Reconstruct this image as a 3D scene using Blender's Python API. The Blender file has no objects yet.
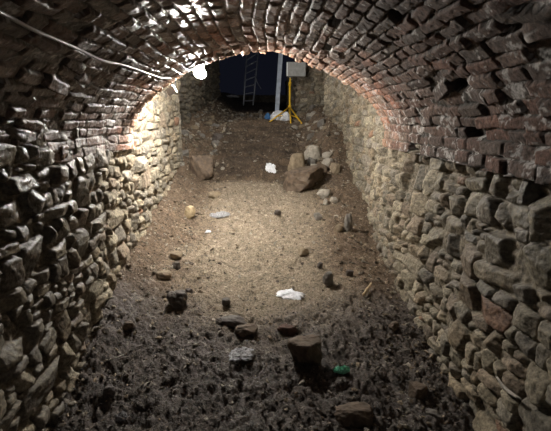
import bpy, bmesh, math
import numpy as np
from mathutils import Vector, Matrix
PI = math.pi
sc = bpy.context.scene
C = sc.collection

# ------------------------------------------------------------------ camera
F = 400.0; PITCH = math.radians(13.4); YAW = math.radians(-1.35)
EYE = Vector((0.0, 0.0, 1.5))
cam = bpy.data.cameras.new('camera'); co = bpy.data.objects.new('camera', cam); C.objects.link(co)
cam.sensor_width = 36; cam.lens = 36 * F / 551; cam.clip_start = 0.02
co.location = EYE; co.rotation_euler = (PI/2 - PITCH, 0, YAW)
sc.camera = co
RM = co.rotation_euler.to_matrix()
def ray(px, py):
    return (RM @ Vector(((px - 275.5)/F, -(py - 215.5)/F, -1.0)))       # depth-1 direction

# ------------------------------------------------------------------ noise
def _h(ix, iy, seed):
    n = (ix.astype(np.int64)*374761393 + iy.astype(np.int64)*668265263 + seed*974634777) & 0xffffffff
    n = ((n ^ (n >> 13))*1274126177) & 0xffffffff
    n = ((n ^ (n >> 15))*2246822519) & 0xffffffff
    n = n ^ (n >> 16)
    return (n & 0xffffff)/float(0xffffff)*2 - 1
def vn(x, y, seed=0):
    x = np.asarray(x, float); y = np.asarray(y, float)
    ix = np.floor(x); iy = np.floor(y); fx = x-ix; fy = y-iy
    fx = fx*fx*fx*(fx*(fx*6-15)+10); fy = fy*fy*fy*(fy*(fy*6-15)+10)
    a = _h(ix, iy, seed); b = _h(ix+1, iy, seed); c = _h(ix, iy+1, seed); d = _h(ix+1, iy+1, seed)
    return (a*(1-fx)+b*fx)*(1-fy) + (c*(1-fx)+d*fx)*fy
def fbm(x, y, f, octv=4, seed=0, gain=.5):
    r = 0; a = 1; t = 0
    for k in range(octv):
        ang = k*0.7+.3; ca, sa = math.cos(ang), math.sin(ang)
        r = r + a*vn((x*ca-y*sa)*f, (x*sa+y*ca)*f, seed+k*17); t += a; a *= gain; f *= 2.03
    return r/t
def worley(x, y, f, seed):
    x = np.asarray(x, float)*f; y = np.asarray(y, float)*f; ix = np.floor(x); iy = np.floor(y)
    f1 = np.full(x.shape, 9.0); f2 = np.full(x.shape, 9.0); hh = np.zeros(x.shape)
    for a in (-1, 0, 1):
        for b in (-1, 0, 1):
            cx = ix+a+.5+.45*_h(ix+a, iy+b, seed); cy = iy+b+.5+.45*_h(ix+a, iy+b, seed+5)
            d = np.hypot(x-cx, y-cy); near = d < f1
            f2 = np.where(near, f1, np.minimum(f2, d)); hh = np.where(near, _h(ix+a, iy+b, seed+9), hh); f1 = np.minimum(f1, d)
    return f2-f1, hh
def sstep(a, b, x):
    t = np.clip((x-a)/(b-a), 0, 1); return t*t*(3-2*t)

# ------------------------------------------------------------------ place: centre line, walls, vault, floor
Y_END = 3.38                       # where the brick vault stops
def xL(y):
    y = np.asarray(y, float)
    return -1.05 - .06*sstep(1.5, 4.0, y) + 0*y
def xR(y):
    y = np.asarray(y, float)
    return 1.03 + .02*np.sin(y*1.3) + .06*sstep(3.5, 4.3, y) - .16*sstep(5, 9.2, y)
ZS = 1.38; RISE = .63; AX = 1.03; CX = -.04; EX = 1.72
def vault_z(x):
    X = np.clip(np.abs((x-CX)/AX), 0, 1); return ZS + RISE*(1-X**EX)**(1/EX)

PY = [-2, 1.68, 3.2, 5.25, 5.42, 7.0, 8.0, 10.0, 11.5, 14, 17]
def floor_macro(x, y):
    x = np.asarray(x, float); y = np.asarray(y, float)
    mid = np.interp(y, PY, [-.45, 0, .33, .71, .85, 1.36, 1.44, 1.66, 1.78, 2.05, 2.2])
    side = np.interp(y, PY, [-.45, 0, .33, .76, .79, 1.12, 1.28, 1.66, 1.78, 2.05, 2.2])
    k = sstep(1.0, .45, np.abs(x+.12+.05*np.sin(y*2)))
    z = mid*k + side*(1-k)
    z = z + .16*sstep(-.7, -1.15, x)*sstep(1.2, 2.6, y) + .07*sstep(.65, 1.05, x)*sstep(3.4, 5.5, y)
    z = z + .18*sstep(-.85, -1.45, x)*sstep(5.0, 5.8, y)
    z = z + .34*sstep(.48, 1.0, x)*sstep(4.9, 6.2, y)*sstep(9.5, 8.2, y)
    return z
def floor_z(x, y):
    z = floor_macro(x, y); ya = np.asarray(y, float)
    near = sstep(3.0, 1.9, ya)
    z = z + .04*fbm(x, y, 2.0, 3, 5)
    z = z + (.026+.012*near)*fbm(x, y, 7, 5, 11, .66)
    wx = x+.04*vn(x*7, y*7, 3); wy = y+.04*vn(x*7, y*7, 4)
    z = z + .007*(1-2.2*np.abs(fbm(wx, wy*.7, 15, 4, 23, .65)))
    z = z + (.008+.006*near)*fbm(wx, wy*.7, 32, 3, 27, .9)
    z = z + (.004+.004*near)*vn(x*85, y*85, 31)
    for f, am, sd in ((11, .016, 51), (24, .010, 57)):
        e, hh = worley(wx+.3*vn(x*3, y*3, 8)*.1, wy, f, sd)
        z = z + am*(.35+.65*near)*(sstep(0, .45, e)*(.55+.45*hh)) - am*.3
    bank = sstep(5.2, 5.6, ya)*sstep(9, 7.5, ya)
    z = z + bank*.075*(1-2*np.abs(fbm(wx*.45, wy*1.6, 4, 4, 41, .6)))
    return z
def hit(px, py, fn=None):
    fn = fn or floor_macro
    d = ray(px, py); s = .8; ps = s
    while s < 18:
        p = EYE + d*s
        if p.z < float(fn(p.x, p.y)):
            a, b = ps, s
            for _ in range(18):
                m = (a+b)/2; q = EYE + d*m
                if q.z < float(fn(q.x, q.y)): b = m
                else: a = m
            q = EYE + d*b
            return Vector((q.x, q.y, float(floor_z(q.x, q.y)))), b
        ps = s; s += .03
    q = EYE + d*9; return Vector((q.x, q.y, float(floor_z(q.x, q.y)))), 9
def hit_vault(px, py):
    d = ray(px, py); s = .3
    while s < 8:
        p = EYE + d*s
        if abs(p.x-CX) >= AX or p.z > float(vault_z(p.x)): break
        s += .004
    return EYE + d*s

# ------------------------------------------------------------------ mesh + tagging helpers
def mesh_np(name, V, Fq, mat, parent=None, cols=None, wet=None, smooth=True):
    me = bpy.data.meshes.new(name)
    V = np.asarray(V, np.float32); Fq = np.asarray(Fq, np.int32)
    me.vertices.add(len(V)); me.vertices.foreach_set('co', V.ravel())
    k = Fq.shape[1]
    me.loops.add(Fq.size); me.loops.foreach_set('vertex_index', Fq.ravel())
    me.polygons.add(len(Fq)); me.polygons.foreach_set('loop_start', np.arange(0, Fq.size, k, dtype=np.int32))
    me.update(calc_edges=True)
    me.polygons.foreach_set('use_smooth', np.full(len(Fq), smooth, bool))
    if cols is not None:
        a = me.color_attributes.new('Col', 'FLOAT_COLOR', 'POINT')
        c4 = np.ones((len(V), 4), np.float32); c4[:, :3] = cols
        if wet is not None: c4[:, 3] = wet
        a.data.foreach_set('color', c4.ravel())
    me.materials.append(mat); me.validate()
    o = bpy.data.objects.new(name, me); C.objects.link(o)
    if parent: o.parent = parent
    return o
def obj(name, bm, mat, parent=None, smooth=False):
    me = bpy.data.meshes.new(name); bmesh.ops.recalc_face_normals(bm, faces=bm.faces)
    bm.to_mesh(me); bm.free()
    for p in me.polygons: p.use_smooth = smooth
    me.materials.append(mat)
    o = bpy.data.objects.new(name, me); C.objects.link(o)
    if parent: o.parent = parent
    return o
def tag(o, label=None, cat=None, group=None, kind=None):
    if label: o['label'] = label
    if cat: o['category'] = cat
    if group: o['group'] = group
    if kind: o['kind'] = kind
    return o
def empty(name, loc, rz=0):
    o = bpy.data.objects.new(name, None); C.objects.link(o); o.location = loc; o.rotation_euler = (0, 0, rz); o.empty_display_size = .1
    return o
def grid_faces(nu, nv, mask=None, flip=False):
    i = np.arange(nu-1)[:, None]*nv + np.arange(nv-1)[None, :]
    f = np.stack([i, i+nv, i+nv+1, i+1], -1)
    if flip: f = f[..., ::-1]
    f = f.reshape(-1, 4)
    if mask is not None: f = f[mask.reshape(-1)]
    return f
def tube(bm, pts, r, n=8, cap=True):
    pts = [Vector(p) for p in pts]; rings = []
    for i, p in enumerate(pts):
        t = (pts[min(i+1, len(pts)-1)] - pts[max(i-1, 0)]).normalized()
        u = t.cross(Vector((0, 0, 1)));
        if u.length < .05: u = t.cross(Vector((1, 0, 0)))
        u.normalize(); v = t.cross(u).normalized()
        rr = r[i] if isinstance(r, (list, tuple)) else r
        rings.append([bm.verts.new(p + (u*math.cos(a)+v*math.sin(a))*rr) for a in [2*PI*k/n for k in range(n)]])
    for a, b in zip(rings, rings[1:]):
        for k in range(n): bm.faces.new((a[k], a[(k+1) % n], b[(k+1) % n], b[k]))
    if cap: bm.faces.new(rings[0][::-1]); bm.faces.new(rings[-1])
    return bm
def box(bm, c, s, M=None, bev=0):
    r = bmesh.ops.create_cube(bm, size=1, matrix=(M or Matrix())@Matrix.Translation(c)@Matrix.Diagonal((*s, 1)))
    if bev:
        es = list({e for v in r['verts'] for e in v.link_edges})
        bmesh.ops.bevel(bm, geom=es, offset=bev, segments=2, affect='EDGES', profile=.5)
    return bm

# ------------------------------------------------------------------ materials
def mat_base(name):
    m = bpy.data.materials.new(name); m.use_nodes = True
    nt = m.node_tree; return m, nt, nt.nodes, nt.links, nt.nodes['Principled BSDF']
def surf_mat(name, scale=60, bump=.35, dist=.004, lo=.32, hi=.85, var=.35, spec=.5):
    """colour from the surface's own pigments (Col), wetness (Col alpha) drives gloss"""
    m, nt, N, L, b = mat_base(name)
    at = N.new('ShaderNodeVertexColor'); at.layer_name = 'Col'
    tc = N.new('ShaderNodeTexCoord')
    n1 = N.new('ShaderNodeTexNoise'); n1.inputs['Scale'].default_value = scale; n1.inputs['Detail'].default_value = 8; n1.inputs['Roughness'].default_value = .65
    L.new(tc.outputs['Object'], n1.inputs['Vector'])
    mr = N.new('ShaderNodeMapRange'); mr.inputs[1].default_value = .3; mr.inputs[2].default_value = .7
    mr.inputs[3].default_value = 1-var; mr.inputs[4].default_value = 1+var
    L.new(n1.outputs['Fac'], mr.inputs[0])
    mx = N.new('ShaderNodeMix'); mx.data_type = 'RGBA'; mx.blend_type = 'MULTIPLY'; mx.inputs[0].default_value = 1
    L.new(at.outputs['Color'], mx.inputs[6]); L.new(mr.outputs[0], mx.inputs[7]); L.new(mx.outputs[2], b.inputs['Base Color'])
    n2 = N.new('ShaderNodeTexNoise'); n2.inputs['Scale'].default_value = scale*.3; n2.inputs['Detail'].default_value = 5
    L.new(tc.outputs['Object'], n2.inputs['Vector'])
    r1 = N.new('ShaderNodeMapRange'); r1.inputs[1].default_value = 0; r1.inputs[2].default_value = 1; r1.inputs[3].default_value = hi; r1.inputs[4].default_value = lo
    ad = N.new('ShaderNodeMath'); ad.operation = 'MULTIPLY_ADD'; ad.inputs[1].default_value = .5; 
    L.new(n2.outputs['Fac'], ad.inputs[0]); 
    sb = N.new('ShaderNodeMath'); sb.operation = 'SUBTRACT'; sb.inputs[1].default_value = .25; L.new(at.outputs['Alpha'], sb.inputs[0]); L.new(sb.outputs[0], ad.inputs[2])
    L.new(ad.outputs[0], r1.inputs[0]); L.new(r1.outputs[0], b.inputs['Roughness'])
    b.inputs['Specular IOR Level'].default_value = spec
    bp = N.new('ShaderNodeBump'); bp.inputs['Strength'].default_value = bump; bp.inputs['Distance'].default_value = dist
    L.new(n1.outputs['Fac'], bp.inputs['Height']); L.new(bp.outputs['Normal'], b.inputs['Normal'])
    return m
def plain(name, col, rough=.6, metal=0, var=.3, scale=25, bump=.2, emit=0, trans=0):
    m, nt, N, L, b = mat_base(name)
    tc = N.new('ShaderNodeTexCoord')
    n1 = N.new('ShaderNodeTexNoise'); n1.inputs['Scale'].default_value = scale; n1.inputs['Detail'].default_value = 6; L.new(tc.outputs['Object'], n1.inputs['Vector'])
    cr = N.new('ShaderNodeValToRGB'); cr.color_ramp.elements[0].position = .3; cr.color_ramp.elements[1].position = .72
    cr.color_ramp.elements[0].color = (*[c*(1-var) for c in col], 1); cr.color_ramp.elements[1].color = (*[min(1, c*(1+var)) for c in col], 1)
    L.new(n1.outputs['Fac'], cr.inputs[0]); L.new(cr.outputs[0], b.inputs['Base Color'])
    b.inputs['Roughness'].default_value = rough; b.inputs['Metallic'].default_value = metal
    if bump:
        bp = N.new('ShaderNodeBump'); bp.inputs['Strength'].default_value = bump; bp.inputs['Distance'].default_value = .02
        L.new(n1.outputs['Fac'], bp.inputs['Height']); L.new(bp.outputs['Normal'], b.inputs['Normal'])
    if emit: b.inputs['Emission Color'].default_value = (*col, 1); b.inputs['Emission Strength'].default_value = emit
    if trans: b.inputs['Transmission Weight'].default_value = trans
    return m
M_STONE = surf_mat('rubble_masonry', 50, .8, .009, .27, .90, .75)
M_BRICK = surf_mat('old_brick', 60, .8, .008, .20, .88, .7)
M_EARTH = surf_mat('earth', 75, 1.0, .012, .36, .97, .8, .4)
M_ROCK = {
 'brown': plain('brown_rock', (.115, .082, .056), .75, var=.45, scale=22, bump=.5),
 'grey':  plain('grey_rock', (.18, .165, .145), .7, var=.4, scale=22, bump=.5),
 'dark':  plain('dark_rock', (.085, .07, .06), .6, var=.4, scale=22, bump=.5),
 'tan':   plain('tan_rock', (.23, .18, .12), .8, var=.35, scale=22, bump=.5),
 'yellow': plain('ochre_rock', (.42, .33, .20), .8, var=.25, scale=30, bump=.4),
 'pale':  plain('pale_rock', (.34, .31, .26), .75, var=.3, scale=30, bump=.4),
 'brickred': plain('brick_lump', (.10, .055, .042), .8, var=.35, scale=35, bump=.5)}

# ------------------------------------------------------------------ masonry height fields
def kd_rects(rng, x0, x1, y0, y1, amin, amax, ratio=1.5):
    out = []; st = [(x0, x1, y0, y1)]
    while st:
        a, b, c, d = st.pop(); w = b-a; h = d-c
        if w*h < math.exp(rng.uniform(math.log(amin), math.log(amax))) and .45 < w/h < 3.2: out.append((a, b, c, d)); continue
        t = rng.uniform(.33, .67)
        if w/h > ratio*rng.uniform(.6, 1.5): m = a+w*t; st += [(a, m, c, d), (m, b, c, d)]
        else: m = c+h*t; st += [(a, b, c, m), (a, b, m, d)]
        if w*h < 1e-3: st = st[:-2]; out.append((a, b, c, d))
    return out
def lay(U, W, us, ws, rects, rng, style):
    """U,W: warped coordinate grids (nu,nw); returns height, unit id"""
    H = np.full(U.shape, -1.0); ID = np.full(U.shape, -1, int)
    for i, (a, b, c, d, o) in enumerate(rects):
        pad = .05
        i0, i1 = np.searchsorted(us, a-pad), np.searchsorted(us, b+pad); j0, j1 = np.searchsorted(ws, c-pad), np.searchsorted(ws, d+pad)
        if i1-i0 < 1 or j1-j0 < 1: continue
        cu, cw = (a+b)/2, (c+d)/2; hu, hw = (b-a)/2-o['gap'], (d-c)/2-o['gap']
        u = U[i0:i1, j0:j1]-cu; w = W[i0:i1, j0:j1]-cw
        ca, sa = math.cos(o['rot']), math.sin(o['rot']); uu = u*ca+w*sa; ww = -u*sa+w*ca
        r = o['r']*min(hu, hw); qx = np.abs(uu)-hu+r; qy = np.abs(ww)-hw+r
        sd = np.hypot(np.maximum(qx, 0), np.maximum(qy, 0)) + np.minimum(np.maximum(qx, qy), 0) - r
        t = np.clip(-sd/o['edge'], 0, 1)
        prof = np.sqrt(np.clip(1-(1-t)**2, 0, 1))
        dome = 1-np.clip((uu/hu)**2*.5+(ww/hw)**2*.5, 0, 1)
        h = o['base'] + o['H']*prof + o['dome']*dome + o['tu']*uu + o['tw']*ww
        h = h + o['H']*.28*vn(uu*o['sx']+i*7.7, ww*o['sy'], 3)*prof
        for (pa, pb, pc) in o.get('chips', ()):
            h = np.minimum(h, o['base'] + o['H']*pc + pa*uu + pb*ww)
        h = np.where(sd < 0, h, -1)
        s = H[i0:i1, j0:j1]; g = h > s
        s[g] = h[g]; ID[i0:i1, j0:j1][g] = i
    return H, ID
def axis(segs):
    out = []
    for a, b, st in segs: out.append(np.arange(a, b, st))
    return np.unique(np.round(np.concatenate(out+[np.array([segs[-1][1]])]), 5))

STONE_COLS = np.array([(.30, .245, .165), (.235, .205, .155), (.33, .29, .21), (.19, .175, .15), (.255, .19, .12), (.21, .19, .17), (.38, .33, .24), (.20, .14, .10)])
def stone_wall(name, seed, us, zs, pos, keep=None, near_wet=.3, umin=None, amin=.0055, amax=.055, flip=False, dark=1.0):
    """us runs along the wall, zs up; pos(u,z,h)->xyz arrays"""
    rng = np.random.default_rng(seed)
    big = kd_rects(rng, us[0]-.05, us[-1]+.05, zs[0]-.05, zs[-1]+.05, amin, amax, 1.55)
    rects = []
    for (a, b, c, d) in big:
        m = min(b-a, d-c); small = m < .07
        hollow = rng.random() < .035
        o = dict(gap=rng.uniform(.002, .007) if rng.random() > .15 else rng.uniform(.008, .014), rot=rng.normal(0, .07), r=rng.uniform(.15, .8), edge=min(m*rng.uniform(.08, .22), .018),
                 base=-.05 if hollow else rng.uniform(-.004, .004), H=rng.uniform(.022, .042) if not small else rng.uniform(.012, .028), dome=m*rng.uniform(.0, .11),
                 tu=rng.normal(0, .11), tw=rng.normal(0, .13), sx=rng.uniform(4, 16), sy=rng.uniform(12, 36))
        o['chips'] = [(rng.normal(0, .4), rng.normal(0, .4), rng.uniform(.9, 1.6)) for _ in range(3)]
        rects.append((a, b, c, d, o))
    ug, zg = np.meshgrid(us, zs, indexing='ij')
    U = ug + .016*fbm(ug, zg, 5, 3, seed+1, .4); W = zg + .020*fbm(ug, zg, 4, 3, seed+9, .4)
    H, ID = lay(U, W, us, zs, rects, rng, 'stone')
    mort = -.010 + .018*fbm(ug, zg, 9, 3, seed+3) + .006*fbm(ug, zg, 45, 2, seed+4)
    ism = H < mort; h = np.where(ism, mort, H)
    strat = fbm(ug*.5, zg*1.4, 34, 4, seed+6)
    h = h + .0055*strat + .03*fbm(ug, zg, 1.1, 2, seed+5) + .002*vn(ug*170, zg*170, seed)
    n = len(rects)+1
    pick = rng.integers(0, len(STONE_COLS), n); br = rng.uniform(.7, 1.2, n)
    cols = (STONE_COLS[pick]*.5+.5*np.array((.25, .215, .155)))*br[:, None]
    red = rng.random(n) < .012; cols[red] = (.24, .14, .09)
    col = cols[ID]
    col = col*(1+.3*fbm(ug, zg, 20, 3, seed+7))[..., None]*(1+.25*strat)[..., None]
    mcol = np.array((.19, .16, .115))*(1+.4*fbm(ug, zg, 30, 3, seed+8))[..., None]
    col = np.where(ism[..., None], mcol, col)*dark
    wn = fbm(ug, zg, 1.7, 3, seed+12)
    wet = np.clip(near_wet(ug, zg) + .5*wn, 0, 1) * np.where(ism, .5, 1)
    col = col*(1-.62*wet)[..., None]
    X, Y, Z = pos(ug, zg, h)
    msk = None
    if keep is not None:
        k = keep(ug, zg); msk = k[:-1, :-1] & k[1:, 1:] & k[:-1, 1:] & k[1:, :-1]
    V = np.stack([X, Y, Z], -1).reshape(-1, 3)
    f = grid_faces(len(us), len(zs), msk, flip)
    used = np.zeros(len(V), bool); used[f.ravel()] = True; mp = np.cumsum(used)-1
    o = mesh_np(name, V[used], mp[f], M_STONE, None, np.clip(col, .004, .9).reshape(-1, 3)[used], wet.reshape(-1)[used])
    tag(o, kind='structure'); return o

zs_w = axis([(-.55, -.15, .03), (-.15, 1.56, .0072), (1.56, 3.3, .02)])
us_w = axis([(-1.6, .8, .03), (.8, 3.4, .0072), (3.4, 4.3, .0085), (4.3, 9.6, .014)])
keep_front = lambda u, z: (u > Y_END-.28) | (z < 1.50)
def posL(u, z, h):
    x = xL(u) + h - .02 - .05*(z-.7)*0
    return x, u+0*h, z
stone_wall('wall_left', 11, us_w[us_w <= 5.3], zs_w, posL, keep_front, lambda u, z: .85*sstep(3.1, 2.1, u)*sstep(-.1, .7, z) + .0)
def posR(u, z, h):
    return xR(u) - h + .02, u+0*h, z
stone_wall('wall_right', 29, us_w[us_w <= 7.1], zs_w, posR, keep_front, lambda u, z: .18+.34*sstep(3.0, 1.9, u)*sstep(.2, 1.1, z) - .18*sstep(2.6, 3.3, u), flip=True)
# the left wall beyond the vault steps outward: short return and a rear stretch
us_s = axis([(0, .75, .014)]); zs_r = axis([(.3, 3.3, .015)])
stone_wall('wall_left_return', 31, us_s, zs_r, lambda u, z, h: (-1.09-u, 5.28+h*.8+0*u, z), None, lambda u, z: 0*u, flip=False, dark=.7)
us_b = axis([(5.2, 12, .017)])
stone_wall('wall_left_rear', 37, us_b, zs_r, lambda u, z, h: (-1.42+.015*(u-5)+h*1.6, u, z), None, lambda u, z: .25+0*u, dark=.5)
# right pier facing the camera, with the dark pocket in front of it
us_p = axis([(0, .85, .014)])
stone_wall('wall_right_pier', 41, us_p, zs_r, lambda u, z, h: (.60+u, 8.62-h*1.3-.12*u, z), lambda u, z: z < 2.62, lambda u, z: 0*u, flip=False)
us_q = axis([(8.55, 12.5, .03)])
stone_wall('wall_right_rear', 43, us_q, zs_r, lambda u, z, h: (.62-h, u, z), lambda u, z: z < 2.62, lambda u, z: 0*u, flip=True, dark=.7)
us_n = axis([(7.0, 8.7, .02)])
stone_wall('wall_right_niche', 53, us_n, zs_r, lambda u, z, h: (1.42-h, u, z), None, lambda u, z: 0*u, flip=True)
us_m = axis([(0, .45, .02)])
stone_wall('wall_right_return', 59, us_m, zs_r, lambda u, z, h: (1.0+u, 7.08+h*.5+0*u, z), None, lambda u, z: 0*u)
us_k = axis([(-3, 3, .03)]); zs_k = axis([(1.2, 2.5, .03)])
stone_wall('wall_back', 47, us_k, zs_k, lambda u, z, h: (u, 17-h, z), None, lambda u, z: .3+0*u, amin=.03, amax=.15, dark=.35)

# ------------------------------------------------------------------ brick vault
def build_vault():
    seed = 71; rng = np.random.default_rng(seed)
    th = np.linspace(0, PI, 4001)
    cx_ = -np.sign(np.cos(th))*np.abs(np.cos(th))**(2/EX); cz_ = np.sin(th)**(2/EX)
    PX = CX + AX*cx_; PZ = ZS + RISE*cz_
    ds = np.hypot(np.diff(PX), np.diff(PZ)); S = np.concatenate([[0], np.cumsum(ds)]); LEN = S[-1]
    ss = np.arange(-.10, LEN+.10, .0066)
    px = np.interp(ss, S, PX); pz = np.interp(ss, S, PZ)
    pz = np.where(ss < 0, ZS+ss, np.where(ss > LEN, ZS-(ss-LEN), pz))
    k = 9; ker = np.ones(k)/k
    sm = lambda a: np.convolve(np.pad(a, k//2, mode='edge'), ker, 'valid')
    px2, pz2 = sm(px), sm(pz); px2[:5] = px[:5]; px2[-5:] = px[-5:]; pz2[:5] = pz[:5]; pz2[-5:] = pz[-5:]
    tx, tz = np.gradient(px2), np.gradient(pz2); l = np.hypot(tx, tz); nx, nz = tz/l, -tx/l     # inward (down / to the middle)
    us = axis([(-1.6, 1.2, .03), (1.2, Y_END, .0068)])
    rects = []; s = ss[0]; row = 0; rowends = []
    while s < ss[-1]:
        ch = rng.uniform(.052, .066); y = -1.7 - rng.uniform(0, .25)
        yend = Y_END - rng.uniform(0, .045); rowends.append((s, s+ch, yend))
        while y < yend:
            hdr = rng.random() < .28
            L_ = rng.uniform(.085, .11) if hdr else rng.uniform(.15, .21)
            y2 = min(y+L_, yend)
            if yend-y2 < .06: y2 = yend
            dis = float(sstep(.1, .6, fbm(np.array(y), np.array(s), 1.3, 2, 5)))
            hole = rng.random() < .007+.02*dis
            o = dict(gap=rng.uniform(.0015, .0045), rot=rng.normal(0, .02+.10*dis), r=rng.uniform(.05, .3), edge=rng.uniform(.003, .008),
                     base=-.07 if hole else rng.normal(0, .0025+.006*dis), H=rng.uniform(.010, .016), dome=rng.uniform(0, .0015),
                     tu=rng.normal(0, .018+.05*dis), tw=rng.normal(0, .035+.09*dis), sx=8, sy=16)
            o['hole'] = hole
            rects.append((y, y2, s, s+ch, o)); y = y2
        s += ch; row += 1
    ug, sg = np.meshgrid(us, ss, indexing='ij')
    wob = .020*fbm(ug, sg, 1.6, 2, 91)
    U = ug + .007*fbm(ug, sg, 12, 3, 81); W = sg + wob + .006*fbm(ug, sg, 12, 3, 82)
    H, ID = lay(U, W, us, ss, rects, rng, 'brick')
    mort = -.001 + .008*fbm(ug, sg, 12, 3, 83) + .004*fbm(ug, sg, 60, 2, 84)
    ism = H < mort; 
    h = np.where(ism, mort, H)
    for i, r in enumerate(rects):
        if r[4]['hole']:
            m = (ID == i); h[m] = -.06+.01*0
            i0, i1 = np.searchsorted(us, r[0]+.008), np.searchsorted(us, r[1]-.008); j0, j1 = np.searchsorted(ss, r[2]+.008), np.searchsorted(ss, r[3]-.008)
            if r[1] < Y_END-.1: h[i0:i1, j0:j1] = -.05+.01*fbm(ug[i0:i1, j0:j1], sg[i0:i1, j0:j1], 30, 2, 3)
    h = h + .0035*fbm(ug, sg, 55, 4, 85) + .025*fbm(ug, sg, 1.4, 2, 86)
    n = len(rects)+1
    pal = np.array([(.24, .125, .085), (.19, .105, .075), (.15, .10, .08), (.28, .13, .085), (.20, .14, .105), (.26, .16, .12)])
    cols = pal[rng.integers(0, len(pal), n)]*rng.uniform(.7, 1.25, n)[:, None]
    col = cols[ID]
    vault_dark = sstep(-.25, .3, fbm(ug, sg, 1.3, 3, 88) + .75*sstep(3.25, 1.7, ug) + .55*sstep(1.5, .6, sg) - .42)  # brick darkens by noise, towards the viewer and down the left side
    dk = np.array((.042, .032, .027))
    col = col*(1-.72*vault_dark)[..., None] + (dk*.72)*vault_dark[..., None]
    lit_end = sstep(Y_END-.34, Y_END-.02, ug + .12*fbm(ug, sg, 5, 3, 89))  # drier orange brick at the arch end, with lamplight put into the colour
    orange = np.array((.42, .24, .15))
    col = col*(1-.65*lit_end[..., None]) + orange*(.65*lit_end[..., None])*(1+.25*fbm(ug, sg, 14, 2, 77))[..., None]
    mcol = np.array((.16, .135, .11))*(1-.75*vault_dark)[..., None]
    col = np.where(ism[..., None], mcol, col)*(1+.3*fbm(ug, sg, 25, 3, 90))[..., None]
    # lime deposits, mostly along joints
    lime = sstep(.26, .36, fbm(ug, sg, 26, 4, 93, .65) + .22*fbm(ug, sg, 2.2, 2, 94) + .16*ism - .02)
    patch = sstep(.45, .62, fbm(ug, sg, 3.1, 3, 95)+.25*fbm(ug, sg, 30, 2, 96))
    lime = np.clip(.65*lime+.6*patch*sstep(.15, .3, fbm(ug, sg, 40, 2, 97)), 0, 1)
    col = col*(1-lime)[..., None] + np.array((.46, .44, .42))*lime[..., None]
    left = sstep(LEN*.62, LEN*.35, sg)
    wet = np.clip(.22 + .38*left + .5*fbm(ug, sg, 1.9, 3, 98) - .35*sstep(LEN*.55, LEN*.85, sg), 0, 1)
    yy = ug.copy()
    for s0, s1, ye in rowends:
        m = (ss >= s0) & (ss < s1); t = sstep(Y_END-.12, Y_END, us)[:, None]
        yy[:, m] = yy[:, m] - t*(Y_END-ye)
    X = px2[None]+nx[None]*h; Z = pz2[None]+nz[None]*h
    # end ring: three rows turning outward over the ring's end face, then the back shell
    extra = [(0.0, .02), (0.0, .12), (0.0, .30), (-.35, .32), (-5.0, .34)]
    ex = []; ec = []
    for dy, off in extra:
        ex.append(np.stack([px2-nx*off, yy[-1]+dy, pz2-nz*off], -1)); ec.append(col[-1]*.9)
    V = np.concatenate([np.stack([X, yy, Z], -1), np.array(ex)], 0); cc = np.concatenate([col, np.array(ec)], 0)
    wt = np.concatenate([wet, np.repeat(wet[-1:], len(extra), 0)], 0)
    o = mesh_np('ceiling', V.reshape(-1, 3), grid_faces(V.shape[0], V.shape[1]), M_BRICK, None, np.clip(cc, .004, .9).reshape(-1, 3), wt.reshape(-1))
    tag(o, kind='structure')
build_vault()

# ------------------------------------------------------------------ floor
def build_floor():
    xs = axis([(-2.6, -1.2, .03), (-1.2, 1.2, .0088), (1.2, 2.6, .04)])
    ys = axis([(-1.7, 1.2, .04), (1.2, 4.2, .0088), (4.2, 9, .015), (9, 17.2, .05)])
    yg, xg = np.meshgrid(ys, xs, indexing='ij')
    z = floor_z(xg, yg)
    tan = np.array((.25, .205, .150)); brown = np.array((.125, .088, .058)); mud = np.array((.078, .062, .051))
    n1 = fbm(xg, yg, 3, 4, 201); n2 = fbm(xg, yg, 25, 4, 202, .65)
    muddy = sstep(-.45, .4, sstep(3.0, 1.75, yg + .5*n1 - .35*np.abs(xg))*1.2 - .6 + .5*n1 + .35*n2)
    path = sstep(.85, .35, np.abs(xg+.02) + .25*n1)*sstep(5.3, 5.1, yg)
    col = brown + (tan-brown)*(path*.9)[..., None]
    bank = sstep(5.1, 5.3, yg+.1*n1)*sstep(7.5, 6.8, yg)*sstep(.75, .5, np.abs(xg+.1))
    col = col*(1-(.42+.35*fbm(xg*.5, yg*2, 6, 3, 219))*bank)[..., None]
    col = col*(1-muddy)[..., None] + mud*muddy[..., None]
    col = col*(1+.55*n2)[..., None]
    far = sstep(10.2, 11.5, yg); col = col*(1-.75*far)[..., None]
    fleck = sstep(.5, .7, vn(xg*60, yg*60, 7)*.6+n2*.6); col = col + np.array((.12, .11, .09))*fleck[..., None]
    wet = np.clip(.05 + .7*muddy + .4*fbm(xg, yg, 5, 2, 203)*muddy, 0, 1)
    V = np.stack([xg, yg, z], -1)
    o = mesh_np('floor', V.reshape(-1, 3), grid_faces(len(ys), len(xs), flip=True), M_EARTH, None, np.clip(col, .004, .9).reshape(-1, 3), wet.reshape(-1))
    tag(o, kind='structure')
build_floor()

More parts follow.
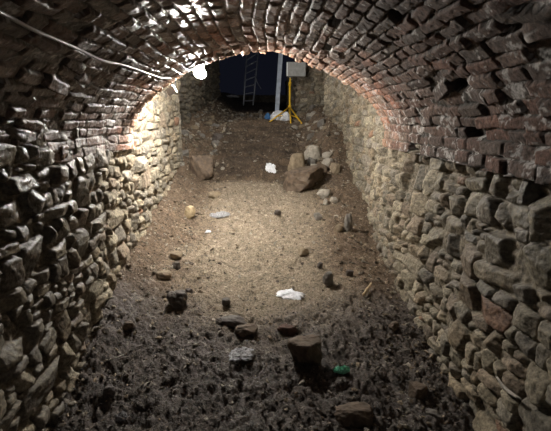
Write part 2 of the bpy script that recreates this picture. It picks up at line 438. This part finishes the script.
# ------------------------------------------------------------------ rocks
def rock_mesh(seed, dims, sub=3, planes=14, sharp=.82, lump=.16):
    rng = np.random.default_rng(seed)
    bm = bmesh.new(); bmesh.ops.create_icosphere(bm, subdivisions=sub, radius=1)
    n = rng.normal(size=(planes, 3)); n /= np.linalg.norm(n, axis=1)[:, None]
    n = np.concatenate([n, [[0, 0, 1.]], [[0, 0, -1.]]]); hk = rng.uniform(.72, 1.0, len(n)); hk[-2] = .8; hk[-1] = .9
    co = np.array([v.co[:] for v in bm.verts]); d = co/np.linalg.norm(co, axis=1)[:, None]
    dn = d@n.T; r = np.where(dn > .05, hk/np.maximum(dn, .05), 9).min(1); r = np.minimum(r, 1.25)
    r = r*sharp + (1-sharp)
    r = r*(1+lump*fbm(d[:, 0]+d[:, 2]*.7+seed, d[:, 1]+d[:, 2]*.5, 2.2, 5, seed, .6))
    p = d*r[:, None]; p = p/np.abs(p).max(0)*np.array(dims)/2
    for v, q in zip(bm.verts, p): v.co = q
    return bm
def rock(name, px, py, w, h, dfac, colr, label, cat='rock', seed=1, rz=0, tilt=0, sink=.25, group=None, sub=4, planes=12, sharp=.85):
    """px,py: where its foot meets the ground in view; w,h in pixels at that distance"""
    p, s = hit(px, py); W = w*s/F; Hh = h*s/F*1.05; D = W*dfac
    bm = rock_mesh(seed, (W, D, Hh/(1-sink)), sub, planes, sharp)
    bmesh.ops.rotate(bm, verts=bm.verts, cent=(0, 0, 0), matrix=Matrix.Rotation(rz, 3, 'Z')@Matrix.Rotation(tilt, 3, 'Y'))
    o = obj(name, bm, M_ROCK[colr], smooth=False)
    q = Vector((p.x, p.y + D*.35, 0)); q.z = float(floor_macro(q.x, q.y)) + Hh*.5 - Hh*sink*.35
    o.location = q
    return tag(o, label, cat, group)
rock('rock', 307, 371, 39, 27, .8, 'brown', 'large flat-topped brown rock, the biggest in the middle of the muddy foreground', seed=3, rz=.1, sink=.1, planes=9, sharp=.95)
rock('rock', 176, 312, 22, 17, .9, 'dark', 'angular dark rock with pale top near the left wall, in the middle distance', seed=5, rz=.5, sink=.12, planes=8)
rock('rock', 188, 297, 9, 7, .9, 'dark', 'small dark stone lying just behind the angular dark rock on the left', 'stone', seed=6)
rock('rock', 225, 306, 11, 6, .8, 'dark', 'small black stone alone on the earth path, right of the angular dark rock', 'stone', seed=7)
rock('rock', 232, 330, 35, 9, .55, 'dark', 'low wide dark rock on the path behind a small flat stone', seed=8, rz=-.05, sink=.2)
rock('rock', 246, 338, 24, 9, .7, 'brown', 'small flat stone with pale top resting against the low wide dark rock', seed=9, rz=.25, sink=.15)
rock('brick_fragment', 288, 337, 22, 9, .5, 'brickred', 'dark broken brick half buried just behind the large flat-topped rock', 'brick', seed=10, rz=-.1, planes=6, sharp=1)
rock('rock', 311, 341, 18, 5, .5, 'dark', 'thin dark stone sliver showing just behind the large flat-topped rock, right of the brick', 'stone', seed=12)
rock('rock', 329, 287, 13, 14, .8, 'grey', 'upright grey stone standing on the path toward the right wall', seed=13, rz=.6, sink=.15)
rock('rock', 303, 257, 13, 7, .9, 'tan', 'tan stone casting a dark shadow at the middle of the path', seed=14, rz=.3)
rock('rock', 190, 219, 12, 12, .8, 'yellow', 'yellowish upright stone at the foot of the lit left wall', seed=15, rz=.3, sink=.15)
rock('rock', 349, 234, 10, 19, .8, 'grey', 'narrow grey stone standing against the foot of the right wall', seed=16, rz=.2, sink=.15)
rock('rock', 339, 234, 10, 8, .8, 'tan', 'small tan stone beside the narrow grey stone at the right wall', 'stone', seed=17)
rock('boulder', 302, 193, 52, 20, .7, 'brown', 'big slanting brown slab of rock below the earth bank on the right', 'rock', seed=51, rz=.2, tilt=-.22, sink=.2, planes=8, sharp=1)
rock('boulder', 297, 181, 18, 22, .8, 'tan', 'upright tan boulder behind the big slanting slab', seed=20, rz=-.3)
rock('boulder', 314, 163, 19, 14, .9, 'pale', 'rounded pale boulder at the foot of the right wall behind the slanting slab', seed=21, sharp=.6)
rock('boulder', 199, 178, 29, 19, .8, 'brown', 'large brown boulder lying at the left foot of the earth bank', seed=52, rz=-.2, sink=.3, planes=9, sharp=1)
rock('rock', 324, 199, 15, 8, .8, 'pale', 'pale flat stone lying right of the big slanting slab', seed=23, rz=.3)
rock('rock', 334, 204, 9, 6, .8, 'pale', 'small whitish stone between the pale flat stone and right wall', 'stone', seed=24)
rock('rock', 326, 206, 6, 6, .8, 'pale', 'tiny whitish stone in front of the pale flat stone', 'stone', seed=25)
rock('rock', 318, 221, 9, 7, .8, 'grey', 'grey stone on the path midway between the slab and the narrow stone', 'stone', seed=26)
rock('rock', 418, 403, 24, 15, .8, 'brown', 'blocky brown rock near the foot of the right wall in the foreground', seed=27, rz=.2, planes=6, sharp=1, sink=.15)
rock('rock', 356, 428, 42, 15, .6, 'brown', 'wide flat brown slab at the bottom edge of the muddy foreground', seed=28, rz=-.12, planes=7, sink=.2)
rock('rock', 435, 424, 18, 10, .8, 'grey', 'grey stone in the mud at the foot of the right wall, nearest to the viewer', seed=29)
rock('rock', 176, 260, 13, 6, .9, 'tan', 'tan flat stone on the ground by the left wall before the yellowish stone', seed=30, sink=.3)
rock('rock', 176, 272, 11, 8, .8, 'dark', 'dark little stone below the tan flat stone by the left wall', 'stone', seed=32)
rock('rock', 163, 282, 16, 8, .8, 'tan', 'tan stone at the very foot of the left wall, level with the white litter', seed=33, sink=.3)
rock('rock', 214, 199, 13, 6, .8, 'tan', 'tan stone lying below the left end of the earth ledge', 'stone', seed=34)
rock('rock', 217, 146, 15, 10, .8, 'dark', 'dark stone on the left shoulder of the earth bank', seed=35)
rock('rock', 229, 139, 8, 5, .8, 'pale', 'small pale stone beside the dark stone on the left shoulder of the bank', 'stone', seed=36)
rock('rock', 300, 350, 6, 4, .8, 'dark', 'tiny dark stone close behind the large flat-topped rock', 'stone', seed=37)
rock('rock', 278, 215, 8, 4, .8, 'dark', 'small dark stone on the path under the earth ledge', 'stone', seed=38)
rock('rock', 320, 268, 6, 5, .8, 'dark', 'small dark stone between the tan stone and the upright grey stone', 'stone', seed=39)
rock('rock', 350, 277, 8, 6, .8, 'dark', 'small dark stone right of the upright grey stone', 'stone', seed=40)
rock('rock', 395, 331, 12, 7, .8, 'brown', 'brown stone on the mud near the right wall, beyond the wooden stick', 'stone', seed=42)
rock('rock', 108, 398, 14, 8, .8, 'dark', 'dark stone in the mud by the foot of the left wall in the foreground', 'stone', seed=43)
rock('rock', 128, 330, 12, 6, .8, 'brown', 'brown stone at the foot of the left wall, beyond the thin pale stick', 'stone', seed=44)

# rubble heaped at both wall feet beyond the arch: one by one
rng = np.random.default_rng(7)
def scatter(n, xr, yr, szr, label, group, cols, seed0, name='rubble_stone', cat='rubble'):
    protos = []
    for k in range(4):
        bm = rock_mesh(seed0+k, (1, rng.uniform(.65, .95), rng.uniform(.5, .8)), 3, 10, .9); protos.append(obj('rock_shape', bm, M_ROCK['grey']).data)
        bpy.data.objects.remove(bpy.data.objects[-1]) if False else None
    for o in [o for o in C.objects if o.name.startswith('rock_shape')]: bpy.data.objects.remove(o)
    mats = {}
    for i in range(n):
        x = rng.uniform(*xr); y = rng.uniform(*yr); s = rng.uniform(*szr)
        c = cols[int(rng.integers(len(cols)))]; k = int(rng.integers(4))
        if (k, c) not in mats:
            me = protos[k].copy(); me.materials.clear(); me.materials.append(M_ROCK[c]); mats[(k, c)] = me
        o = bpy.data.objects.new(name, mats[(k, c)]); C.objects.link(o)
        o.scale = (s, s, s); o.rotation_euler = (rng.uniform(-.3, .3), rng.uniform(-.3, .3), rng.uniform(0, 6.28))
        o.location = (x, y, float(floor_macro(x, y)) + s*.2)
        tag(o, label, cat, group)
scatter(60, (.48, .93), (5.2, 8.3), (.09, .24), 'grey-brown rubble stone heaped along the right wall beyond the arch', 'rubble stones along the right wall', ['grey', 'brown', 'tan', 'pale'], 300)
scatter(30, (-1.32, -.68), (5.4, 8.6), (.08, .22), 'dark rubble stone strewn along the left wall beyond the arch', 'rubble stones along the left wall beyond the arch', ['brown', 'tan', 'grey'], 320)
scatter(24, (-.6, .45), (8.2, 10.2), (.06, .16), 'stone lying on the crest of the earth ramp beyond the bank', 'stones on the crest of the ramp', ['brown', 'tan', 'grey'], 340)

# uncountable gravel and chips
def gravel(name, n, seed, sz, xr, yr, palette, flat=.7, dens=None, label='', mat=M_EARTH, cat='gravel'):
    r = np.random.default_rng(seed)
    bm = bmesh.new(); bmesh.ops.create_icosphere(bm, subdivisions=1, radius=1)
    bv = np.array([v.co[:] for v in bm.verts]); bf = np.array([[v.index for v in f.verts] for f in bm.faces]); bm.free()
    x = r.uniform(*xr, n*4); y = r.uniform(*yr, n*4)
    if dens is not None: k = r.random(n*4) < dens(x, y); x, y = x[k][:n], y[k][:n]
    else: x, y = x[:n], y[:n]
    n = len(x); s = sz[0]*(sz[1]/sz[0])**(r.random(n)**2.2)
    A = r.normal(size=(n, 3, 3)); Q, _ = np.linalg.qr(A)
    sc3 = np.stack([np.ones(n), r.uniform(.5, .9, n), r.uniform(.35, .8, n)*flat], -1)
    jit = 1+.22*r.normal(size=(n, len(bv), 1))
    P = (bv[None]*jit)*sc3[:, None]*s[:, None, None]; P = np.einsum('nij,nvj->nvi', Q, P); P[..., 2] *= .75
    z = floor_z(x, y)
    P += np.stack([x, y, z+s*.15], -1)[:, None]
    Fc = (bf[None]+np.arange(n)[:, None, None]*len(bv)).reshape(-1, 3)
    pal = np.array(palette); cc = pal[r.integers(0, len(pal), n)]*r.uniform(.6, 1.2, n)[:, None]
    cols = np.repeat(cc, len(bv), 0)
    o = mesh_np(name, P.reshape(-1, 3), Fc, mat, None, cols, np.full(len(cols), .15), smooth=False)
    return tag(o, label, cat, None, 'stuff')
edge_d = lambda x, y: .25 + .75*np.clip((np.abs(x)-.35)/.5, 0, 1)
gravel('gravel', 5200, 5, (.004, .026), (-1.08, 1.05), (1.4, 5.4), [(.16, .12, .08), (.25, .2, .14), (.1, .08, .06), (.3, .27, .22)], dens=edge_d,
       label='loose gravel and chips strewn over the earth floor inside the tunnel')
gravel('mud_clods', 5000, 6, (.004, .016), (-1.05, 1.05), (1.3, 2.75), [(.078, .062, .051), (.13, .11, .09), (.05, .042, .036)], flat=.6,
       dens=lambda x, y: sstep(2.8, 1.9, y), label='dark wet clods of mud covering the foreground floor', cat='mud')
gravel('rubble_gravel', 3400, 8, (.012, .06), (-1.3, 1.05), (5.2, 10.4), [(.18, .14, .1), (.26, .22, .16), (.11, .09, .07), (.33, .3, .25)],
       dens=lambda x, y: .12+.88*sstep(.3, .75, np.abs(x+.1))+.6*sstep(7.8, 8.6, y), label='small broken stones spread over the ramp beyond the arch')

# ------------------------------------------------------------------ litter
def crumple(name, px, py, w, d, h, mat, label, cat, seed, n=18, rz=0, lift=.0):
    p, s = hit(px, py); W = w*s/F; r = np.random.default_rng(seed)
    ang = np.linspace(0, 2*PI, 40, endpoint=False); rad = .5*(1+.25*vn(np.cos(ang)*1.6+seed, np.sin(ang)*1.6, seed)+.12*r.normal(size=40)*.6)
    bm = bmesh.new(); rings = []
    for k in range(1, n//2+1):
        t = k/(n//2); ring = []
        for a, q in zip(ang, rad):
            x = math.cos(a)*q*t*W; y = math.sin(a)*q*t*d
            z = h*((1-t**2)*.5 + .55*abs(float(vn(x*38/W*.2+seed, y*38/W*.2, seed+1))) + .35*abs(float(vn(x*90/W*.2, y*90/W*.2+seed, seed+2))))
            if t > .9: z *= .3
            ring.append(bm.verts.new((x, y, z)))
        rings.append(ring)
    c = bm.verts.new((0, 0, h*.7))
    for k in range(40): bm.faces.new((c, rings[0][k], rings[0][(k+1) % 40]))
    for a, b in zip(rings, rings[1:]):
        for k in range(40): bm.faces.new((a[k], b[k], b[(k+1) % 40], a[(k+1) % 40]))
    o = obj(name, bm, mat); sd = o.modifiers.new('thick', 'SOLIDIFY'); sd.thickness = .0015
    gx = .04; zx = float(floor_macro(p.x+gx, p.y)-floor_macro(p.x-gx, p.y))/(2*gx); zy = float(floor_macro(p.x, p.y+gx)-floor_macro(p.x, p.y-gx))/(2*gx)
    o.rotation_euler = Vector((-zx, -zy, 1)).to_track_quat('Z', 'Y').to_euler()
    zz = max(float(floor_z(p.x+a*W*.3, p.y+b*d*.3)) - zx*a*W*.3 - zy*b*d*.3 for a in (-1, 0, 1) for b in (-1, 0, 1))
    o.location = (p.x, p.y, zz+.002+lift)
    return tag(o, label, cat)
M_WHITE = plain('white_plastic', (.78, .80, .84), .35, var=.12, scale=30, bump=.3)
M_FILM = plain('grey_film', (.30, .30, .31), .22, var=.35, scale=60, bump=.5)
M_GREEN = plain('green_plastic', (.22, .60, .42), .3, var=.3, scale=40)
M_BLUE = plain('blue_plastic', (.07, .22, .48), .4, var=.3)
crumple('paper_scrap', 290, 297, 26, .13, .016, M_WHITE, 'crumpled white sheet lying alone in the middle of the path', 'litter', 3)
crumple('paper_scrap', 271, 172, 10, .17, .05, M_WHITE, 'small white scrap on the slope of the earth bank', 'litter', 4)
crumple('plastic_film', 242, 361, 26, .12, .014, M_FILM, 'torn glossy clear film trodden into the foreground mud', 'litter', 5)
crumple('plastic_film', 220, 215, 20, .12, .03, M_FILM, 'grey torn film on the path near the yellowish stone', 'litter', 6)
crumple('paper_scrap', 208, 232, 6, .05, .02, M_WHITE, 'tiny white scrap near the left wall, in front of the grey film', 'litter', 7)
crumple('plastic_film', 122, 420, 11, .05, .02, M_FILM, 'small pale wrapper in the mud at lower left foreground', 'litter', 8)
crumple('plastic_wrapper', 342, 376, 15, .05, .03, M_GREEN, 'green crumpled wrapper beside the large flat-topped rock', 'litter', 9, rz=.3)
def slump(name, px, py, w, d, h, mat, label, cat, seed):
    p, s = hit(px, py); W = w*s/F; bm = bmesh.new(); bmesh.ops.create_icosphere(bm, subdivisions=4, radius=1)
    for v in bm.verts:
        q = v.co.copy(); n = float(fbm(np.array(q.x*1.1+seed), np.array(q.y*1.1+q.z), 1.5, 3, seed)); m = abs(float(vn(q.x*4+q.z*2, q.y*4-q.z*3, seed+3)))
        r = 1+.35*n-.16*m; v.co = Vector((q.x*W/2*r, q.y*d/2*r, max(q.z, -.35)*h*.72*r))
    o = obj(name, bm, mat); o.location = (p.x, p.y, float(floor_macro(p.x, p.y))+h*.22); return tag(o, label, cat)
slump('plastic_bag', 280, 122, 22, .32, .22, M_WHITE, 'bulging white plastic bag at the foot of the yellow tripod', 'bag', 5)
slump('plastic_bag', 268, 119, 8, .15, .12, M_BLUE, 'small blue plastic bag left of the bulging white one', 'bag', 9)
slump('plastic_sheet', 232, 97.5, 13, .35, .10, M_FILM, 'pale crumpled sheet on the dark ground left of the ladder', 'litter', 12)

def stick(name, pts, r, mat, label, cat='stick'):
    P = []
    for (px, py, up) in pts:
        p, s = hit(px, py); P.append(Vector((p.x, p.y, float(floor_z(p.x, p.y))+up+r)))
    c = P[0]; bm = bmesh.new(); Q = []
    for k in range(9):
        t = k/8; i = min(int(t*(len(P)-1)), len(P)-2); f = t*(len(P)-1)-i
        q = P[i].lerp(P[i+1], f)-c; q.z += .003*math.sin(k*2.1); q.x += .003*math.sin(k*1.3); Q.append(q)
    tube(bm, Q, [r*(1-.05*k) for k in range(9)], 7); o = obj(name, bm, mat, smooth=True); o.location = c
    return tag(o, label, cat)
M_WOOD = plain('dry_wood', (.42, .31, .18), .7, var=.3, scale=50)
M_TWIG = plain('pale_twig', (.36, .33, .28), .6, var=.3, scale=50)
stick('wooden_stick', [(363, 299, .005), (371, 291, .03)], .012, M_WOOD, 'short light wooden stick by the right wall beyond the mud')
stick('twig', [(104, 363, .006), (124, 354, .006)], .0045, M_TWIG, 'thin pale twig on the dark mud near the left wall')
def wall_root():
    bm = bmesh.new(); P = []
    for px, py in ((497, 377), (502, 385), (508, 391), (515, 396), (521, 399)):
        d = ray(px, py); s = .3
        while (EYE+d*s).x < float(xR((EYE+d*s).y))-.045: s += .003
        P.append(EYE+d*s)
    c = P[0].copy(); tube(bm, [p-c for p in P], [.004, .007, .008, .007, .004], 8)
    o = obj('bare_root', bm, M_TWIG, smooth=True); o.location = c; tag(o, 'pale curved root sticking out between stones low on the right wall', 'root')
wall_root()

# ------------------------------------------------------------------ cable, socket box and lamp
M_CABLE = plain('grey_cable', (.24, .235, .23), .4, var=.15, bump=0)
M_BOX = plain('box_plastic', (.72, .74, .74), .4, var=.1, bump=0)
M_BLACK = plain('black_plastic', (.03, .03, .032), .45, var=.2, bump=0)
LAMP = EYE + ray(200, 73)*(3.58/ray(200, 73).y)
def cable():
    pts = [(-75, -38), (-30, -10), (0, 8), (24, 20), (48, 31), (72, 43), (97, 54), (118, 60), (138, 67), (156, 73), (166, 75)]
    P = []
    for k, (px, py) in enumerate(pts):
        p = hit_vault(px, py); n = Vector((CX-p.x, 0, ZS-.4-p.z)).normalized(); P.append(p + n*(.032+.006*math.sin(k*2.3)))
    e = EYE + ray(171.5, 79)*((3.33)/ray(171.5, 79).y); P.append(e)
    e2 = EYE + ray(171, 86)*((3.38)/ray(171, 86).y); P.append(e2)
    # smooth
    Q = []
    for i in range(len(P)-1):
        p0, p1, p2, p3 = P[max(i-1, 0)], P[i], P[i+1], P[min(i+2, len(P)-1)]
        for k in range(5):
            t = k/5; Q.append(.5*((2*p1)+(p2-p0)*t+(2*p0-5*p1+4*p2-p3)*t*t+(3*p1-p0-3*p2+p3)*t**3))
    Q.append(P[-1]); c = Q[0].copy(); bm = bmesh.new(); tube(bm, [q-c for q in Q], .0062, 8)
    o = obj('power_cable', bm, M_CABLE, smooth=True); o.location = c
    tag(o, 'grey power cable clipped along the brick vault down to the white socket box', 'cable')
    return P[-1]
ce = cable()
jb = empty('junction_box', ce + Vector((0, .01, -.035)))
tag(jb, 'small white socket box hung at the left edge of the brick arch below the cable', 'socket box')
Mb = Matrix.Rotation(-.5, 4, 'Y')@Matrix.Rotation(.2, 4, 'X')
bm = bmesh.new(); box(bm, (0, 0, 0), (.075, .045, .062), Mb, .006); obj('box_body', bm, M_BOX, jb)
bm = bmesh.new(); box(bm, (0, -.026, 0), (.066, .008, .053), Mb, .003); obj('lid', bm, M_BOX, jb)
bm = bmesh.new(); tube(bm, [(.0, 0, .028), (0, 0, .05)], .010, 10); obj('cable_gland', bm, M_BLACK, jb)
# second lead: over the outer face of the arch ring to the lamp
bm = bmesh.new(); A = ce + Vector((.02, .05, .0)); P = [A.copy()]
for k in range(1, 12):
    t = k/12; x = A.x+(LAMP.x-A.x)*t; P.append(Vector((x, Y_END+.045, float(vault_z(x))+.045+.02*math.sin(PI*t))))
P += [Vector((LAMP.x-.01, LAMP.y-.08, LAMP.z+.17)), LAMP+Vector((0, 0, .15)), LAMP+Vector((0, 0, .09))]
tube(bm, [p-A for p in P], .005, 8); o = obj('lamp_lead', bm, M_BLACK, smooth=True); o.location = A
tag(o, 'short dark lead looped over the arch edge from socket box to lamp', 'cable')
lp = empty('work_lamp', LAMP); tag(lp, 'glowing white lamp hanging under the left edge of the brick arch', 'lamp')
def lathe(bm, prof, n=24):
    rings = [[bm.verts.new((r*math.cos(2*PI*k/n), r*math.sin(2*PI*k/n), z)) for k in range(n)] for r, z in prof]
    for a, b in zip(rings, rings[1:]):
        for k in range(n): bm.faces.new((a[k], a[(k+1) % n], b[(k+1) % n], b[k]))
    bm.faces.new(rings[0]); bm.faces.new(rings[-1]); return bm
bm = lathe(bmesh.new(), [(.012, .046), (.022, .040), (.042, .022), (.052, .0), (.046, -.022), (.028, -.038), (.006, -.043)])
M_BULB, nt, N, L, b = mat_base('lit_bulb')
b.inputs['Base Color'].default_value = (.9, .9, .9, 1); b.inputs['Emission Color'].default_value = (1.0, .955, .88, 1); b.inputs['Emission Strength'].default_value = 1
LAMP_W = 150
bulb = obj('bulb', bm, M_BULB, lp, smooth=True); bulb.rotation_euler = (.1, .35, 0)
b.inputs['Emission Strength'].default_value = 2150
bm = lathe(bmesh.new(), [(.016, .042), (.020, .046), (.020, .085), (.012, .092)]); so = obj('socket', bm, M_BLACK, lp, smooth=True); so.rotation_euler = (.1, .35, 0)

# ------------------------------------------------------------------ ladder, steel post, tripod beyond the arch
M_ALU = plain('dull_metal', (.36, .38, .42), .5, .3, .25, 15, 0)
M_STEEL = plain('galvanised_steel', (.42, .47, .55), .5, .35, .25, 8, .1)
M_YEL = plain('yellow_paint', (.85, .52, .03), .45, 0, .2, 15, 0)
M_GREYB = plain('grey_housing', (.26, .26, .25), .6, 0, .2, 18, .15)
def at(px, py, y):
    d = ray(px, py); return EYE + d*(y/d.y)
LA = at(243.5, 104, 13.2); LB = at(253, 104, 13.2); LC = at(246.5, 58, 13.9); LD = at(258.5, 50, 13.9)
LA.z = LB.z = float(floor_macro(LA.x, LA.y)) - .0
ld = empty('ladder', (LA+LB)/2); tag(ld, 'grey metal ladder leaning in the dark beyond the tunnel', 'ladder')
top = 1.15
off = ld.location.copy()
for a, c2 in ((LA, LC), (LB, LD)):
    bm = bmesh.new(); tube(bm, [a-off, a.lerp(c2, top)-off], .024, 8); obj('rail', bm, M_ALU, ld, True)
for k in range(8):
    t = (k+.6)/8*top; bm = bmesh.new(); tube(bm, [LA.lerp(LC, t)-off, LB.lerp(LD, t)-off], .017, 6); obj('rung', bm, M_ALU, ld, True)
bm = bmesh.new(); q0 = at(255, 74, 13.4)-off; tube(bm, [q0, at(257, 82, 13.35)-off, at(261, 89, 13.3)-off], .012, 6); obj('rope_end', bm, M_ALU, ld, True)

def post():
    b0 = at(275.5, 110, 10.3); b0.z = float(floor_macro(b0.x, b0.y))-.02; t0 = at(280, 45, 10.3)
    r = empty('steel_post', b0); tag(r, 'blue-grey steel post of joined panels standing beyond the arch', 'post')
    ax = (t0-b0); Ln = ax.length*1.12; ax.normalize(); q = ax.to_track_quat('Z', 'Y').to_matrix().to_4x4()
    bm = bmesh.new()
    w, dd, th = .125, .10, .014     # U channel pair
    for sx in (-1, 1):
        box(bm, (sx*w*.55, 0, Ln/2), (w*.96, dd*.3, Ln), q, .004)
        box(bm, (sx*w*1.03, -dd*.3, Ln/2), (th, dd, Ln), q, .002)
    box(bm, (0, -dd*.25, Ln/2), (th, dd*.8, Ln), q, .002)
    obj('channel', bm, M_STEEL, r)
    for k in range(int(Ln/.33)+1):
        bm = bmesh.new(); box(bm, (0, -.035, .12+k*.33), (w*2.02, .05, .018), q, .003); obj('joint_band', bm, M_ALU, r)
post()
def tripod():
    base = at(289.5, 124, 8.3); base.z = float(floor_macro(base.x, base.y))
    r = empty('tripod_stand', base); tag(r, 'yellow tripod stand with a grey rectangular head near the right wall', 'tripod')
    hub = .20; topz = (at(291, 76, 8.3)-base).z
    bm = bmesh.new(); tube(bm, [(0, 0, .12), (0, 0, .75)], .019, 10); tube(bm, [(0, 0, .72), (.01, 0, topz+.02)], .014, 10); obj('pole', bm, M_YEL, r, True)
    bm = bmesh.new(); tube(bm, [(0, 0, hub+.07), (0, 0, hub+.13)], .032, 12); obj('collar', bm, M_YEL, r, True)
    bm = bmesh.new(); tube(bm, [(0, 0, .71), (0, 0, .78)], .027, 12); obj('clamp', bm, M_YEL, r, True)
    for px, py, yy in ((267, 130, 7.75), (303.5, 136, 7.55), (291, 134, 7.5)):
        e = at(px, py, yy); e.z = float(floor_macro(e.x, e.y)); e = e-base
        bm = bmesh.new(); h = Vector((0, 0, hub+.1)); 
        tube(bm, [h, e+Vector((0, 0, .015))], .014, 8); lg = obj('leg', bm, M_YEL, r, True)
        bm = bmesh.new(); tube(bm, [Vector((0, 0, .15)), h.lerp(e, .55)], .009, 8); obj('brace', bm, M_YEL, r, True)
        bm = bmesh.new(); tube(bm, [e+Vector((0, 0, .03)), e-Vector((0, 0, .005))], .02, 8); obj('foot', bm, M_BLACK, lg, True)
    hd = at(296, 69.5, 8.3)-base
    bm = bmesh.new(); box(bm, (hd.x, 0, hd.z), (.38, .10, .27), Matrix.Rotation(0, 4, 'Z'), .012); ho = obj('lamp_head', bm, M_GREYB, r)
    bm = bmesh.new(); box(bm, (hd.x-.175, -.055, hd.z), (.022, .03, .25), None, .004); obj('rim', bm, M_BOX, ho)
    bm = bmesh.new(); tube(bm, [(0, 0, topz-.03), (.02, 0, hd.z-.1)], .02, 8); obj('bracket', bm, M_ALU, r, True)
tripod()

# ------------------------------------------------------------------ light: the bulb itself, a trace of night sky, an added fill behind the camera and an unseen light beyond the arch
w = bpy.data.worlds.new('night'); sc.world = w; w.use_nodes = True
w.node_tree.nodes['Background'].inputs[0].default_value = (.30, .34, .60, 1); w.node_tree.nodes['Background'].inputs[1].default_value = .014
la = bpy.data.lights.new('tunnel_fill', 'AREA'); la.energy = 1.6; la.size = .9; la.color = (.95, .96, 1.0)
lo = bpy.data.objects.new('tunnel_fill', la); C.objects.link(lo); lo.location = (0.1, -.9, 1.75); lo.rotation_euler = (PI/2+.05, 0, 0)

l2 = bpy.data.lights.new('unseen_far_light', 'POINT'); l2.energy = 48; l2.shadow_soft_size = .06; l2.color = (1, .96, .9)  # unseen light without a fixture, added to brighten the area beyond the arch
o2 = bpy.data.objects.new('unseen_far_light', l2); C.objects.link(o2); o2.location = (-.1, 6.5, 2.9)
vs = sc.view_settings; vs.view_transform = 'Standard'; vs.look = 'None'; vs.gamma = 1; vs.use_curve_mapping = False; vs.exposure = 0.0
